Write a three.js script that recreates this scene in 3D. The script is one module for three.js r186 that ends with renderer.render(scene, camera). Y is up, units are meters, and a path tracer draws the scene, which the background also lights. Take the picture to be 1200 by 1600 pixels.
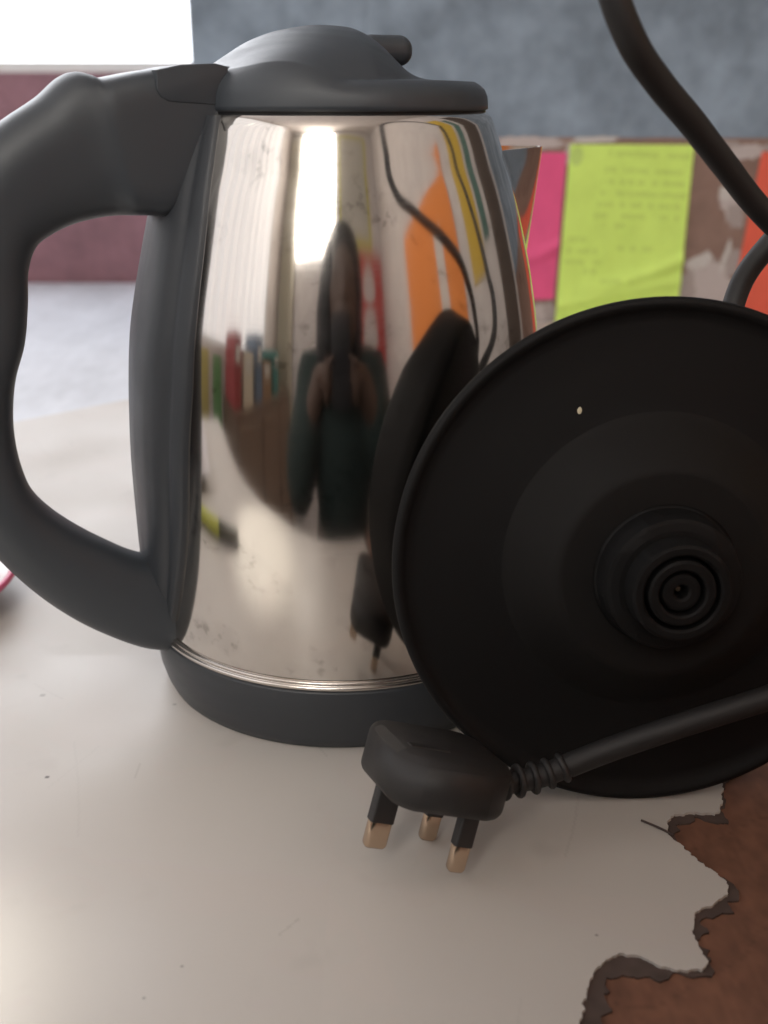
import * as THREE from 'three';
import { RoundedBoxGeometry } from 'three/addons/geometries/RoundedBoxGeometry.js';
import { MarchingCubes } from 'three/addons/objects/MarchingCubes.js';
import { ImprovedNoise } from 'three/addons/math/ImprovedNoise.js';
import { RectAreaLightUniformsLib } from 'three/addons/lights/RectAreaLightUniformsLib.js';
import { mergeGeometries, mergeVertices, toCreasedNormals } from 'three/addons/utils/BufferGeometryUtils.js';

// ---------------------------------------------------------------- camera, light, exposure
const scene = new THREE.Scene();
const camera = new THREE.PerspectiveCamera(49.13, 0.75, 0.01, 30);
camera.position.set(0.0161, 0.2191, 0.4188);
camera.rotation.set(-0.3549, 0, 0);
camera.focus = 0.37;
camera.userData.fStop = 11;
scene.add(camera);
const renderer = new THREE.WebGLRenderer({ antialias: true });
renderer.toneMapping = THREE.LinearToneMapping;
renderer.toneMappingExposure = 1.0;
renderer.shadowMap.enabled = true;
RectAreaLightUniformsLib.init();
scene.background = new THREE.Color(0x000000);

const WINDOW_LIGHT = 1.15, SIDE_LIGHT = 0.68, BACK_LIGHT = 9.2;
function areaLight(color, intensity, w, h, pos, target) {
  const l = new THREE.RectAreaLight(color, intensity, w, h);
  l.position.set(...pos); l.lookAt(...target); scene.add(l); return l;
}
// daylight of the bright window behind the table on the left
areaLight(0xf4f8ff, WINDOW_LIGHT, 1.02, 1.24, [-0.71, 0.905, -1.19], [-0.71, 0.905, 0]);
// soft daylight of an unseen curtained window, placed to light handle and table
areaLight(0xf6f9ff, SIDE_LIGHT, 2.36, 1.56, [-1.25, 0.97, 0.29], [0, 0.97, 0.29]);
// daylight of the window behind the person
areaLight(0xfff9f2, BACK_LIGHT, 0.86, 0.96, [-0.46, 1.36, 1.97], [-0.46, 1.36, 0]);

// ---------------------------------------------------------------- helpers
let seed = 7;
const rnd = () => { seed = (seed * 1664525 + 1013904223) >>> 0; return seed / 4294967296; };
const noise = new ImprovedNoise();
const fbm = (x, y, z = 0, o = 4) => { let s = 0, a = 0.5, f = 1; for (let i = 0; i < o; i++) { s += a * noise.noise(x * f, y * f, z + i * 7.3); a *= 0.5; f *= 2.03; } return s; };
const used = {};
const numbered = (n) => { const k = used[n] = (used[n] ?? -1) + 1; return k ? n + '_' + String(k).padStart(3, '0') : n; };
function thing(name, label, category, pos = [0, 0, 0], group) {
  const o = new THREE.Group(); o.name = numbered(name); o.position.set(...pos);
  o.userData = { label, category }; if (group) o.userData.group = group;
  scene.add(o); return o;
}
function obj(name, geo, m, parent = scene) {
  const g = Array.isArray(geo) ? (geo.length > 1 ? mergeGeometries(geo.map(plain)) : geo[0]) : geo;
  const o = new THREE.Mesh(g, m); o.name = parent === scene ? numbered(name) : name;
  o.castShadow = o.receiveShadow = true; parent.add(o); return o;
}
function plain(g) { let q = g.index ? g.toNonIndexed() : g.clone(); for (const k of Object.keys(q.attributes)) if (!['position', 'normal', 'uv'].includes(k)) q.deleteAttribute(k); return q; }
function tag(o, label, category, group) { o.userData.label = label; o.userData.category = category; if (group) o.userData.group = group; return o; }
function struct(name, geo, m) { const o = obj(name, geo, m); o.userData.kind = 'structure'; return o; }
const box = (x0, x1, y0, y1, z0, z1) => new THREE.BoxGeometry(x1 - x0, y1 - y0, z1 - z0).translate((x0 + x1) / 2, (y0 + y1) / 2, (z0 + z1) / 2);
const rbox = (w, h, d, r = 0.002, s = 3) => new RoundedBoxGeometry(w, h, d, s, r);
const V = (x, y, z) => new THREE.Vector3(x, y, z);
const lerpTab = (tab, x) => { if (x <= tab[0][0]) return tab[0][1]; for (let i = 1; i < tab.length; i++) if (x <= tab[i][0]) { const [a, b] = [tab[i - 1], tab[i]]; return a[1] + (b[1] - a[1]) * (x - a[0]) / (b[0] - a[0]); } return tab[tab.length - 1][1]; };
// smooth (monotone cubic) table
function smoothTab(tab) {
  const n = tab.length, d = [], m = [];
  for (let i = 0; i < n - 1; i++) d.push((tab[i + 1][1] - tab[i][1]) / (tab[i + 1][0] - tab[i][0]));
  m.push(d[0]); for (let i = 1; i < n - 1; i++) m.push(d[i - 1] * d[i] <= 0 ? 0 : 2 * d[i - 1] * d[i] / (d[i - 1] + d[i])); m.push(d[n - 2]);
  return (x) => {
    if (x <= tab[0][0]) return tab[0][1]; if (x >= tab[n - 1][0]) return tab[n - 1][1];
    let i = 0; while (x > tab[i + 1][0]) i++;
    const h = tab[i + 1][0] - tab[i][0], t = (x - tab[i][0]) / h, t2 = t * t, t3 = t2 * t;
    return (2 * t3 - 3 * t2 + 1) * tab[i][1] + (t3 - 2 * t2 + t) * h * m[i] + (-2 * t3 + 3 * t2) * tab[i + 1][1] + (t3 - t2) * h * m[i + 1];
  };
}
function gridGeo(nu, nv, fn, closeU = false) { // fn(i/nu, j/nv) -> Vector3
  const p = [], uv = [], ix = [];
  for (let j = 0; j <= nv; j++) for (let i = 0; i <= nu; i++) { const q = fn(i / nu, j / nv); p.push(q.x, q.y, q.z); uv.push(i / nu, j / nv); }
  for (let j = 0; j < nv; j++) for (let i = 0; i < nu; i++) { const a = j * (nu + 1) + i, b = a + 1, c = a + nu + 1, d = c + 1; ix.push(a, b, d, a, d, c); }
  const g = new THREE.BufferGeometry(); g.setAttribute('position', new THREE.Float32BufferAttribute(p, 3)); g.setAttribute('uv', new THREE.Float32BufferAttribute(uv, 2)); g.setIndex(ix);
  g.computeVertexNormals();
  if (closeU) { const n = g.attributes.normal; for (let j = 0; j <= nv; j++) { const a = j * (nu + 1), b = a + nu; const v = V(n.getX(a) + n.getX(b), n.getY(a) + n.getY(b), n.getZ(a) + n.getZ(b)).normalize(); n.setXYZ(a, v.x, v.y, v.z); n.setXYZ(b, v.x, v.y, v.z); } }
  return g;
}
const lathe = (pts, seg = 128) => new THREE.LatheGeometry(pts.map(([x, y]) => new THREE.Vector2(x, y)), seg);
function creaseLathe(pts, seg = 128, ang = 0.6) { return toCreasedNormals(lathe(pts, seg), ang); }
function tube(pts, r, seg = 200, rs = 18) { return new THREE.TubeGeometry(new THREE.CatmullRomCurve3(pts.map((p) => V(...p)), false, 'centripetal'), seg, r, rs, false); }
function tex(w, h, fn, rep, srgb = false) {
  const d = new Uint8Array(w * h * 4);
  for (let j = 0; j < h; j++) for (let i = 0; i < w; i++) { const c = fn(i / w, j / h, i, j), k = (j * w + i) * 4; for (let q = 0; q < 3; q++) { let v = Math.max(0, Math.min(1, c[q] ?? c[0])); if (srgb) v = v <= 0.0031308 ? v * 12.92 : 1.055 * Math.pow(v, 1 / 2.4) - 0.055; d[k + q] = Math.round(v * 255); } d[k + 3] = 255; }
  const t = new THREE.DataTexture(d, w, h); t.magFilter = t.minFilter = THREE.LinearFilter; t.wrapS = t.wrapT = THREE.RepeatWrapping; t.generateMipmaps = false;
  if (srgb) t.colorSpace = THREE.SRGBColorSpace; if (rep) t.repeat.set(...rep); t.needsUpdate = true; return t;
}
const lin = (r, g, b) => new THREE.Color().setRGB(r, g, b);
const std = (o) => new THREE.MeshStandardMaterial({ side: THREE.DoubleSide, ...o });
function uvPlanar(g, a, b, sx = 1, sy = 1) { const p = g.attributes.position, u = new Float32Array(p.count * 2); for (let i = 0; i < p.count; i++) { u[2 * i] = p.getComponent(i, a) * sx; u[2 * i + 1] = p.getComponent(i, b) * sy; } g.setAttribute('uv', new THREE.BufferAttribute(u, 2)); return g; }

// ---------------------------------------------------------------- materials
const grainTex = tex(256, 256, (u, v, i, j) => { const s = 0.5 + 0.5 * Math.sin(i * 12.9898 + j * 78.233) * 0.6 + 0.3 * fbm(u * 60, v * 60, 3, 3); return [s]; }, [30, 30]);
const smudge = tex(512, 512, (u, v) => { const s = 0.5 + 0.9 * fbm(u * 8, v * 8, 2, 5); return [1, 0.62 + 0.3 * s, 1]; }, [1, 1]);
const glareLiftedPlastic = std({ color: lin(0.040, 0.047, 0.056), roughness: 0.55, roughnessMap: smudge, bumpMap: grainTex, bumpScale: 0.00004 });  // same black plastic as the stand, glare painted in as a lighter, bluer colour
const glareLiftedPlasticLow = std({ color: lin(0.031, 0.035, 0.041), roughness: 0.55, roughnessMap: smudge, bumpMap: grainTex, bumpScale: 0.00004 });  // black plastic again, with a smaller glare lift put into its colour
const basePlastic = new THREE.MeshPhysicalMaterial({ side: THREE.DoubleSide, color: lin(0.0052, 0.0050, 0.0052), specularIntensity: 0.4, roughness: 0.6, bumpMap: grainTex, bumpScale: 0.00005 });
const cordMat = std({ color: lin(0.012, 0.011, 0.011), roughness: 0.6 });
const steelRough = tex(1024, 512, (u, v, i, j) => { const streak = 0.5 + 0.5 * noise.noise(u * 3, v * 300, 1.7); const s = fbm(u * 10, v * 6, 5, 5); return [1, 0.5 + 0.25 * streak + 0.5 * Math.max(0, s + 0.1), 1]; });
const steelCol = tex(1024, 512, (u, v) => {
  const a = Math.max(0, fbm(u * 22, v * 9, 21, 3) - 0.08), b = Math.max(0, fbm(u * 120, v * 48, 33, 3) - 0.05), c = 1 - Math.min(0.35, 1.1 * a * (0.35 + 4 * b)) - 0.05 * fbm(u * 6, v * 4, 3, 3), gr = 1 + 0.02 * noise.noise(u * 700, v * 350, 5);
  return [0.66 * c * gr, 0.622 * c * gr, 0.582 * c * gr];
}, null, true);
const steel = new THREE.MeshPhysicalMaterial({ side: THREE.DoubleSide, map: steelCol, metalness: 1, roughness: 0.135, roughnessMap: steelRough });
const brass = std({ color: lin(0.56, 0.43, 0.32), metalness: 1, roughness: 0.27, roughnessMap: smudge });

// ---------------------------------------------------------------- the room (setting)
const plaster = tex(1024, 1024, (u, v) => {
  const a = fbm(u * 9, v * 9, 1, 5), b = fbm(u * 34, v * 30, 9, 4), k = 1 + 0.75 * a + 0.4 * b;
  return [0.212 * k, 0.262 * k + 0.004, 0.325 * k + 0.006];
}, null, true);
const plasterBump = tex(1024, 1024, (u, v) => [0.5 + 0.6 * fbm(u * 36, v * 36, 4, 5)]);
const blueWall = std({ map: plaster, roughness: 0.85, bumpMap: plasterBump, bumpScale: 0.0018 });
const whiteTex = tex(512, 512, (u, v) => { const k = 1 + 0.25 * fbm(u * 7, v * 7, 3, 5); return [0.62 * k, 0.57 * k, 0.54 * k]; }, null, true);
const whiteWall = std({ map: whiteTex, roughness: 0.9 });
const dadoTex = (r, g, b, z) => tex(512, 512, (u, v) => { const k = 1 + 0.35 * fbm(u * 10, v * 10, z, 5) + 0.2 * fbm(u * 60, v * 60, z + 3, 2); return [r * k, g * k, b * k]; }, null, true);
const brownPaint = std({ map: dadoTex(0.25, 0.16, 0.13, 2), roughness: 0.6, bumpMap: plasterBump, bumpScale: 0.002 });
const maroonPaint = std({ map: dadoTex(0.24, 0.115, 0.135, 5), roughness: 0.6, bumpMap: plasterBump, bumpScale: 0.002 });
const concrete = std({ map: dadoTex(0.32, 0.31, 0.30, 8), roughness: 0.8 });
const wallUV = (g, a, b) => uvPlanar(g, a, b, 1.25, 1.25);

struct('floor', wallUV(box(-1.36, 1.12, -0.85, -0.75, -1.3, 2.1), 0, 2), concrete);
struct('ceiling', wallUV(box(-1.36, 1.12, 1.9, 2.0, -1.3, 2.1), 0, 2), whiteWall);
struct('left_wall', [wallUV(box(-1.36, -1.26, -0.75, 0.16, -1.3, 2.1), 2, 1), wallUV(box(-1.36, -1.26, 1.78, 1.9, -1.3, 2.1), 2, 1), wallUV(box(-1.36, -1.26, 0.16, 1.78, -1.3, -0.92), 2, 1), wallUV(box(-1.36, -1.26, 0.16, 1.78, 1.5, 2.1), 2, 1)], whiteWall);
struct('side_wall', wallUV(box(1.02, 1.12, -0.75, 1.9, -0.75, 2.1), 2, 1), whiteWall);
struct('rear_wall', [wallUV(box(-1.26, -0.92, -0.75, 1.9, 2.0, 2.1), 0, 1), wallUV(box(0.0, 1.02, -0.75, 1.9, 2.0, 2.1), 0, 1), wallUV(box(-0.92, 0.0, -0.75, 0.86, 2.0, 2.1), 0, 1), wallUV(box(-0.92, 0.0, 1.86, 1.9, 2.0, 2.1), 0, 1)], whiteWall);
const nearWall = struct('wall', wallUV(box(-0.17, 1.12, -0.75, 1.9, -1.3, -0.75), 0, 1), blueWall);
nearWall.userData.label = 'blue-grey plaster wall above a brown dado';
// the brown painted dado of the near wall, with a wavering upper edge
{
  const s = new THREE.Shape(); s.moveTo(-0.17, -0.75); s.lineTo(1.02, -0.75); s.lineTo(1.02, 0.181);
  for (let i = 60; i >= 0; i--) { const x = -0.17 + 1.19 * i / 60; s.lineTo(x, 0.181 + 0.004 * fbm(x * 14, 2, 1, 3)); }
  obj('dado', uvPlanar(new THREE.ExtrudeGeometry(s, { depth: 0.002, bevelEnabled: false }).translate(0, 0, -0.75), 0, 1, 1.25, 1.25), brownPaint, nearWall);
}
// bay behind: the maroon wall under the window
struct('bay_wall', [
  wallUV(box(-1.26, -0.17, 0.195, 0.25, -1.3, -1.21), 0, 1), wallUV(box(-1.26, -1.22, 0.25, 1.56, -1.3, -1.21), 0, 1), wallUV(box(-1.26, -0.17, 1.56, 1.9, -1.3, -1.21), 0, 1)], maroonPaint);
struct('bay_dado', wallUV(box(-1.26, -0.17, -0.75, 0.195, -1.3, -1.208), 0, 1), maroonPaint);

function windowAt(label, x0, x1, y0, y1, z, bars, color, glow, dir) {
  const w = thing('window', label, 'window', [(x0 + x1) / 2, y0, z]);
  const W = x1 - x0, H = y1 - y0, f = 0.014, paint = std({ color: lin(0.7, 0.7, 0.68), roughness: 0.5 });
  obj('frame', [box(-W / 2, W / 2, 0, f, -0.02, 0.02), box(-W / 2, W / 2, H - f, H, -0.02, 0.02), box(-W / 2, -W / 2 + f, f, H - f, -0.02, 0.02), box(W / 2 - f, W / 2, f, H - f, -0.02, 0.02)], paint, w);
  for (const b of bars) obj('mullion', box(-W / 2 + b * W - 0.012, -W / 2 + b * W + 0.012, f, H - f, -0.015, 0.015), paint, w);
  const xs = [0, ...bars, 1];
  const pm = std({ color: lin(0.8, 0.8, 0.8), emissive: new THREE.Color(color), emissiveIntensity: glow, roughness: 0.3 });
  for (let i = 0; i + 1 < xs.length; i++) obj('window_pane', box(-W / 2 + xs[i] * W + 0.013 + (i ? 0 : 0.002), -W / 2 + xs[i + 1] * W - 0.013 - (i + 2 < xs.length ? 0 : 0.002), f, H - f, -0.004, 0.004), pm, w);
  return w;
}
windowAt('bright overexposed window behind the kettle handle, upper left', -1.22, -0.175, 0.25, 1.56, -1.24, [0.1], 0xf6f9ff, 2.6, 1);
windowAt('bright window behind the person, mirrored high in the kettle', -0.92, 0.0, 0.86, 1.86, 2.04, [0.42, 0.6], 0xfffdf4, 1.6, -1);

{
  const w = thing('window', 'unseen wide curtained window, out of view, placed to light handle and table from the left, mirrored in the kettle', 'window', [-1.3, 0.16, -0.03]);
  const paint = std({ color: lin(0.7, 0.7, 0.68), roughness: 0.5 });
  obj('frame', [box(-0.03, 0.03, 0, 0.03, -0.89, 1.53), box(-0.03, 0.03, 1.59, 1.62, -0.89, 1.53), box(-0.03, 0.03, 0.03, 1.59, -0.89, -0.86), box(-0.03, 0.03, 0.03, 1.59, 1.5, 1.53)], paint, w);
  obj('curtain', gridGeo(200, 6, (u, v) => V(0.02 + 0.012 * Math.sin(u * 90) + 0.006 * Math.sin(u * 211), 0.03 + 1.56 * v, -0.86 + 2.36 * u)), std({ color: lin(0.7, 0.68, 0.66), roughness: 0.9, emissive: new THREE.Color(0xfff4ee), emissiveIntensity: 0.1 }), w);  // curtain's faint glow belongs to the unseen window light
}

{ // unseen strip and spot, out of view, placed to light the table's front left
  const g = thing('unseen_streak_light', 'unseen narrow light, out of view, placed to throw the bright streak on the table', 'light', [-1.235, 1.3, 0.35]);
  obj('glowing_strip', box(-0.004, 0.004, -0.12, 0.12, -0.02, 0.02), std({ color: lin(0.8, 0.8, 0.8), emissive: new THREE.Color(0xfffdf0), emissiveIntensity: 1.5 }), g);
  const l = new THREE.SpotLight(0xfffdf2, 16); l.angle = 0.046; l.penumbra = 0.55; l.position.set(-1.222, 1.3, 0.35); l.target.position.set(-0.164, 0, 0.2); l.castShadow = true; scene.add(l, l.target);
}

// pale grey counter beyond the table, seen through the handle
{
  const c = thing('counter', 'pale grey counter beyond the table, seen through the kettle handle', 'counter', [-0.72, -0.75, -0.7]);
  const top = std({ map: dadoTex(0.56, 0.58, 0.62, 11), roughness: 0.45 });
  obj('counter_top', uvPlanar(rbox(1.04, 0.04, 1.0, 0.006).translate(0, 0.70, 0), 0, 2, 1.3, 0.5), top, c);
  obj('cabinet', box(-0.5, 0.5, 0, 0.679, -0.48, 0.45), std({ color: lin(0.3, 0.22, 0.16), roughness: 0.6 }), c);
}

// ---------------------------------------------------------------- the table
{
  const t = thing('table', 'white laminate table with its surface peeled off at the front right corner', 'table');
  const specks = []; for (let i = 0; i < 380; i++) specks.push([rnd(), rnd(), 0.00025 + 0.0009 * rnd() ** 4, 0.25 + 0.5 * rnd()]);
  const N = 2048, buf = new Float32Array(N * N).fill(1); // 1.36 m square
  const put = (x, y, k) => { const i = Math.round(x), j = Math.round(y); if (i >= 0 && j >= 0 && i < N && j < N) buf[j * N + i] = Math.min(buf[j * N + i], k); };
  for (const [u, v, r, k] of specks) { const R = r / 1.36 * N; for (let a = -R; a <= R; a += 0.5) for (let b = -R; b <= R; b += 0.5) if (a * a + b * b <= R * R) put(u * N + a * (0.6 + v), v * N + b, 1 - k); }
  for (let s = 0; s < 500; s++) { let x = rnd() * N, y = rnd() * N, a = rnd() * 6.28; const n = 8 + rnd() * rnd() * 90, c = (rnd() - 0.5) * 0.012, k = 0.96 - 0.12 * rnd(); for (let i = 0; i < n; i++) { put(x, y, k); x += Math.cos(a); y += Math.sin(a); a += c; } }
  const lamTex = tex(N, N, (u, v, i, j) => {
    const st = Math.max(0, fbm(u * 26, v * 26, 3, 3) - 0.05), sp = Math.max(0, fbm(u * 90, v * 90, 6, 2) - 0.12);
    const mot = 1 - 0.5 * st * (0.1 + sp * 4) - 0.05 * fbm(u * 5, v * 5, 8, 2), k = mot * buf[j * N + i];
    return [0.535 * k, 0.503 * k * (0.985 + 0.015 * k), 0.468 * k * (0.97 + 0.03 * k)];
  }, null, true);
  const lamRough = tex(512, 512, (u, v) => [1, 0.8 + 0.4 * fbm(u * 18, v * 18, 12, 5), 1]);
  const lam = std({ map: lamTex, roughness: 0.62, roughnessMap: lamRough });
  const S = 1 / 1.36;
  const rag = (pts, amp, step, z, fq = 700) => { // subdivide and roughen
    const o = []; for (let i = 0; i + 1 < pts.length; i++) { const [a, b] = [pts[i], pts[i + 1]], L = Math.hypot(b[0] - a[0], b[1] - a[1]), n = Math.max(1, Math.round(L / step)); for (let k = 0; k < n; k++) { const x = a[0] + (b[0] - a[0]) * k / n, y = a[1] + (b[1] - a[1]) * k / n; o.push([x + amp * fbm(x * fq, y * fq, z, 3), y + amp * fbm(x * fq, y * fq, z + 40, 3)]); } } o.push(pts[pts.length - 1]); return o;
  };
  const peel = [[0.30, -0.05], [0.21, 0.02], [0.1505, 0.066], [0.1315, 0.0841], [0.1307, 0.0964], [0.1258, 0.1101], [0.118, 0.1102], [0.1104, 0.1108], [0.1075, 0.115], [0.1062, 0.1219], [0.1109, 0.1315], [0.1149, 0.1386], [0.1172, 0.143], [0.118, 0.1465], [0.1166, 0.1502], [0.111, 0.154], [0.1055, 0.158], [0.1028, 0.163], [0.1024, 0.168], [0.1033, 0.1766], [0.1025, 0.179], [0.1011, 0.1797], [0.0945, 0.1797], [0.0909, 0.179], [0.0895, 0.178], [0.0858, 0.1749], [0.0798, 0.1742], [0.0748, 0.1778], [0.0703, 0.1836], [0.068, 0.192], [0.0653, 0.1989], [0.06, 0.215], [0.063, 0.235], [0.055, 0.27]];
  const kraft = [[0.33, -0.03], [0.23, 0.035], [0.158, 0.074], [0.1345, 0.092], [0.133, 0.1015], [0.1265, 0.1155], [0.119, 0.1145], [0.1128, 0.1165], [0.1098, 0.121], [0.1085, 0.1245], [0.1125, 0.132], [0.1162, 0.139], [0.121, 0.147], [0.1215, 0.152], [0.1152, 0.1578], [0.1092, 0.1625], [0.1066, 0.1685], [0.1072, 0.178], [0.1035, 0.1825], [0.096, 0.184], [0.09, 0.1835], [0.0835, 0.1835], [0.0785, 0.1855], [0.0755, 0.1915], [0.0715, 0.2], [0.066, 0.217], [0.068, 0.237], [0.061, 0.275]];
  const narrow = (pp) => pp.map(([x, z], i) => { let best = 9, q = [x, z]; for (let k = 0; k + 1 < peel.length; k++) for (let t = 0; t < 1; t += 0.1) { const a = peel[k][0] + (peel[k + 1][0] - peel[k][0]) * t, b = peel[k][1] + (peel[k + 1][1] - peel[k][1]) * t, d = Math.hypot(a - x, b - z); if (d < best) { best = d; q = [a, b]; } } const f = i > 22 ? 0.15 : 0.45 + 0.2 * Math.sin(i * 2.1); return [x + (q[0] - x) * f, z + (q[1] - z) * f]; });
  const outline = (pp) => { const s = new THREE.Shape(), a = [[-0.62, 0.27], [-0.62, -0.003], [-0.2504, -0.3576], [-0.184, -0.421], [0.05, -0.645], [0.15, -0.74], [0.62, -0.74], [0.62, pp[0][1]], ...pp]; a.forEach(([x, z], i) => i ? s.lineTo(x, -z) : s.moveTo(x, -z)); s.closePath(); return s; };
  const mk = (pp, d, y) => { const g = new THREE.ExtrudeGeometry(outline(pp), { depth: d, bevelEnabled: false }).rotateX(-Math.PI / 2).translate(0, y - d, 0); return uvPlanar(g, 0, 2, S, S); };
  obj('laminate_top', mk(rag(peel, 0.0022, 0.0007, 1, 420), 0.0009, 0), lam, t);
  const kraftTex = tex(512, 512, (u, v) => { const k = 1 + 0.8 * fbm(u * 300, v * 300, 2, 4); return [0.075 * k, 0.052 * k, 0.044 * k]; }, null, true);
  obj('backing_layer', mk(rag(narrow(kraft), 0.0046, 0.0007, 5, 240), 0.0006, -0.0009), std({ map: kraftTex, roughness: 0.9 }), t);
  const woodTex = tex(1024, 1024, (u, v, i, j) => { const p = fbm(u * 240, v * 150, 2, 3), q = fbm(u * 12, v * 12, 5, 4), c = Math.abs(fbm(u * 26 + v * 14, v * 24, 15, 2)) < 0.004 ? 0.8 : 1, k = (1 + 0.55 * p + 0.6 * q + 0.3 * fbm(u * 900, v * 300, 4, 2)) * c; return [0.172 * k, 0.078 * k, 0.047 * k]; }, null, true);
  const board = new THREE.Shape([[-0.62, 0.27], [-0.62, -0.003], [-0.2504, -0.3576], [0.05, -0.645], [0.15, -0.74], [0.62, -0.74], [0.62, 0.27]].map(([x, z]) => new THREE.Vector2(x, -z)));
  obj('core_board', uvPlanar(new THREE.ExtrudeGeometry(board, { depth: 0.018, bevelEnabled: false }).rotateX(-Math.PI / 2).translate(0, -0.0195, 0), 0, 2, S, S), std({ map: woodTex, roughness: 0.75, bumpMap: woodTex, bumpScale: 0.0006 }), t);
  // thin splinter of the backing that sticks out over the white
  obj('splinter', tube([[0.1075, 0.0004, 0.1222], [0.1035, 0.0007, 0.1188], [0.099, 0.0005, 0.1148]], 0.0004, 12, 6), std({ color: lin(0.07, 0.05, 0.045), roughness: 0.9 }), t);
  const legM = std({ color: lin(0.1, 0.1, 0.1), metalness: 0.6, roughness: 0.4 });
  for (const [x, z] of [[0.57, -0.66], [0.57, 0.22], [-0.56, 0.22]]) obj('leg', box(x - 0.02, x + 0.02, -0.75, -0.0195, z - 0.02, z + 0.02), legM, t);
}

// ---------------------------------------------------------------- the kettle
const AZ = 25 * Math.PI / 180, hx = -Math.cos(AZ), hz = Math.sin(AZ); // direction of the handle
const Rk = smoothTab([[0, 0.0722], [0.0255, 0.0745], [0.06, 0.0749], [0.09, 0.0751], [0.115, 0.0745], [0.139, 0.0729], [0.1563, 0.0702], [0.1654, 0.0683], [0.181, 0.0645], [0.1919, 0.0613], [0.2005, 0.0583], [0.2064, 0.0563], [0.2111, 0.0545], [0.2135, 0.0532], [0.2148, 0.0515]]);
const kettle = thing('electric_kettle', 'polished steel electric kettle with black lid, handle and base', 'kettle');
{
  const prof = []; for (let i = 0; i <= 90; i++) { const y = 0.0275 + (0.2146 - 0.0275) * i / 90; prof.push([Rk(y), y]); } prof.push([0.0495, 0.2150]);
  const body = lathe(prof, 200); obj('body', body, steel, kettle);
  const bandM = new THREE.MeshPhysicalMaterial({ color: lin(0.62, 0.58, 0.54), metalness: 1, roughness: 0.24 });
  obj('steel_band', lathe([[0.0742, 0.0252], [0.0758, 0.0253], [0.0763, 0.0259], [0.0763, 0.0267], [0.0757, 0.0271], [0.0753, 0.0272], [0.0755, 0.0275], [0.0757, 0.028], [0.0754, 0.0286], [0.0745, 0.0287]], 200), bandM, kettle);
  obj('base_ring', lathe([[0, 0.0012], [0.066, 0.0012], [0.0675, 0.0002], [0.0705, 0], [0.0722, 0.0008], [0.0737, 0.004], [0.0754, 0.010], [0.0762, 0.016], [0.0765, 0.021], [0.0763, 0.0242], [0.0757, 0.0252], [0.074, 0.0254]], 200), glareLiftedPlasticLow, kettle);

  // lid: disc with rounded rim and a raised hump that runs along the handle's direction
  const H = smoothTab([[-0.0525, 0.0005], [-0.0410, 0.0052], [-0.036, 0.0085], [-0.028, 0.013], [-0.0195, 0.0155], [-0.009, 0.0168], [-0.001, 0.0165], [0.0035, 0.0153], [0.007, 0.0132], [0.0105, 0.0095], [0.014, 0.0053], [0.018, 0.002], [0.0225, 0]]);
  const lidY = (u, w) => { const r = Math.hypot(u, w), W = 0.0445 - 0.62 * Math.max(0, u + 0.004); const q = Math.min(1, Math.abs(w) / W); const b = 0.2252 - 0.0012 * (r / 0.047) * (r / 0.047); return b + H(u) * Math.pow(Math.max(0, 1 - Math.pow(q, 2.4)), 0.9); };
  const R0 = 0.0525, edge = [[0.0475, null], [0.0495, 0.2229], [0.0512, 0.2214], [0.0522, 0.2192], [0.0525, 0.2165], [0.0525, 0.2152], [0.0515, 0.2147], [0.045, 0.2147]];
  const nr = 46, lg = gridGeo(160, nr + edge.length - 1, (a, j) => {
    const th = a * Math.PI * 2, k = Math.round(j * (nr + edge.length - 1)); let r, y;
    if (k <= nr) { r = 0.0475 * k / nr; y = lidY(r * Math.cos(th), r * Math.sin(th)); } else { [r, y] = edge[k - nr]; const u = r * Math.cos(th); if (k - nr <= 3) y += Math.max(0, lidY(0.0475 * Math.cos(th), 0.0475 * Math.sin(th)) - 0.2241) * [0, 0.75, 0.45, 0.2][k - nr]; }
    const u = r * Math.cos(th), w = r * Math.sin(th); return V(-hx * u + hz * w * 1, y, -hz * u + -hx * w);
  }, true);
  obj('lid', lg, glareLiftedPlastic, kettle);
  const tab = rbox(0.020, 0.0102, 0.020, 0.0049, 6).translate(0.0158, 0.2342, 0); tab.rotateY(AZ); obj('lid_tab', tab, glareLiftedPlastic, kettle);

  // spout: a V-shaped beak opposite the handle
  const keel = smoothTab([[0.118, 0.0748], [0.135, 0.0765], [0.150, 0.0785], [0.1618, 0.0805], [0.1818, 0.0842], [0.2013, 0.0878]]);
  const halfA = smoothTab([[0.118, 0.02], [0.14, 0.2], [0.165, 0.36], [0.185, 0.47], [0.2013, 0.56]]);
  const sp = (s, j, off = 0) => { const y = 0.118 + (0.2013 - 0.118) * j, a = s * 2 - 1, A = halfA(y), R = Rk(y) - 0.0012, K = keel(y); const t = Math.abs(a), e = Math.pow(1 - Math.pow(1 - t, 1.18), 1); const bx = R * Math.cos(A), bz = R * Math.sin(A); const tip = 1 - Math.sqrt(t * t + 0.006) / Math.sqrt(1.006); const x = bx + (K - bx) * tip * (1 + 0.12 * t * (1 - t)), z = Math.sign(a) * bz * t; return V(x - off, y, z * (1 - off * 8)); };
  const spo = mergeGeometries([gridGeo(40, 40, (s, j) => sp(s, j)), gridGeo(40, 40, (s, j) => sp(s, j, 0.0011)), gridGeo(40, 2, (s, j) => { const a = sp(s, 1), b = sp(s, 1, 0.0011); return a.lerp(b, j); })].map(plain));
  spo.rotateY(AZ); obj('spout', spo, steel, kettle);

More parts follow.
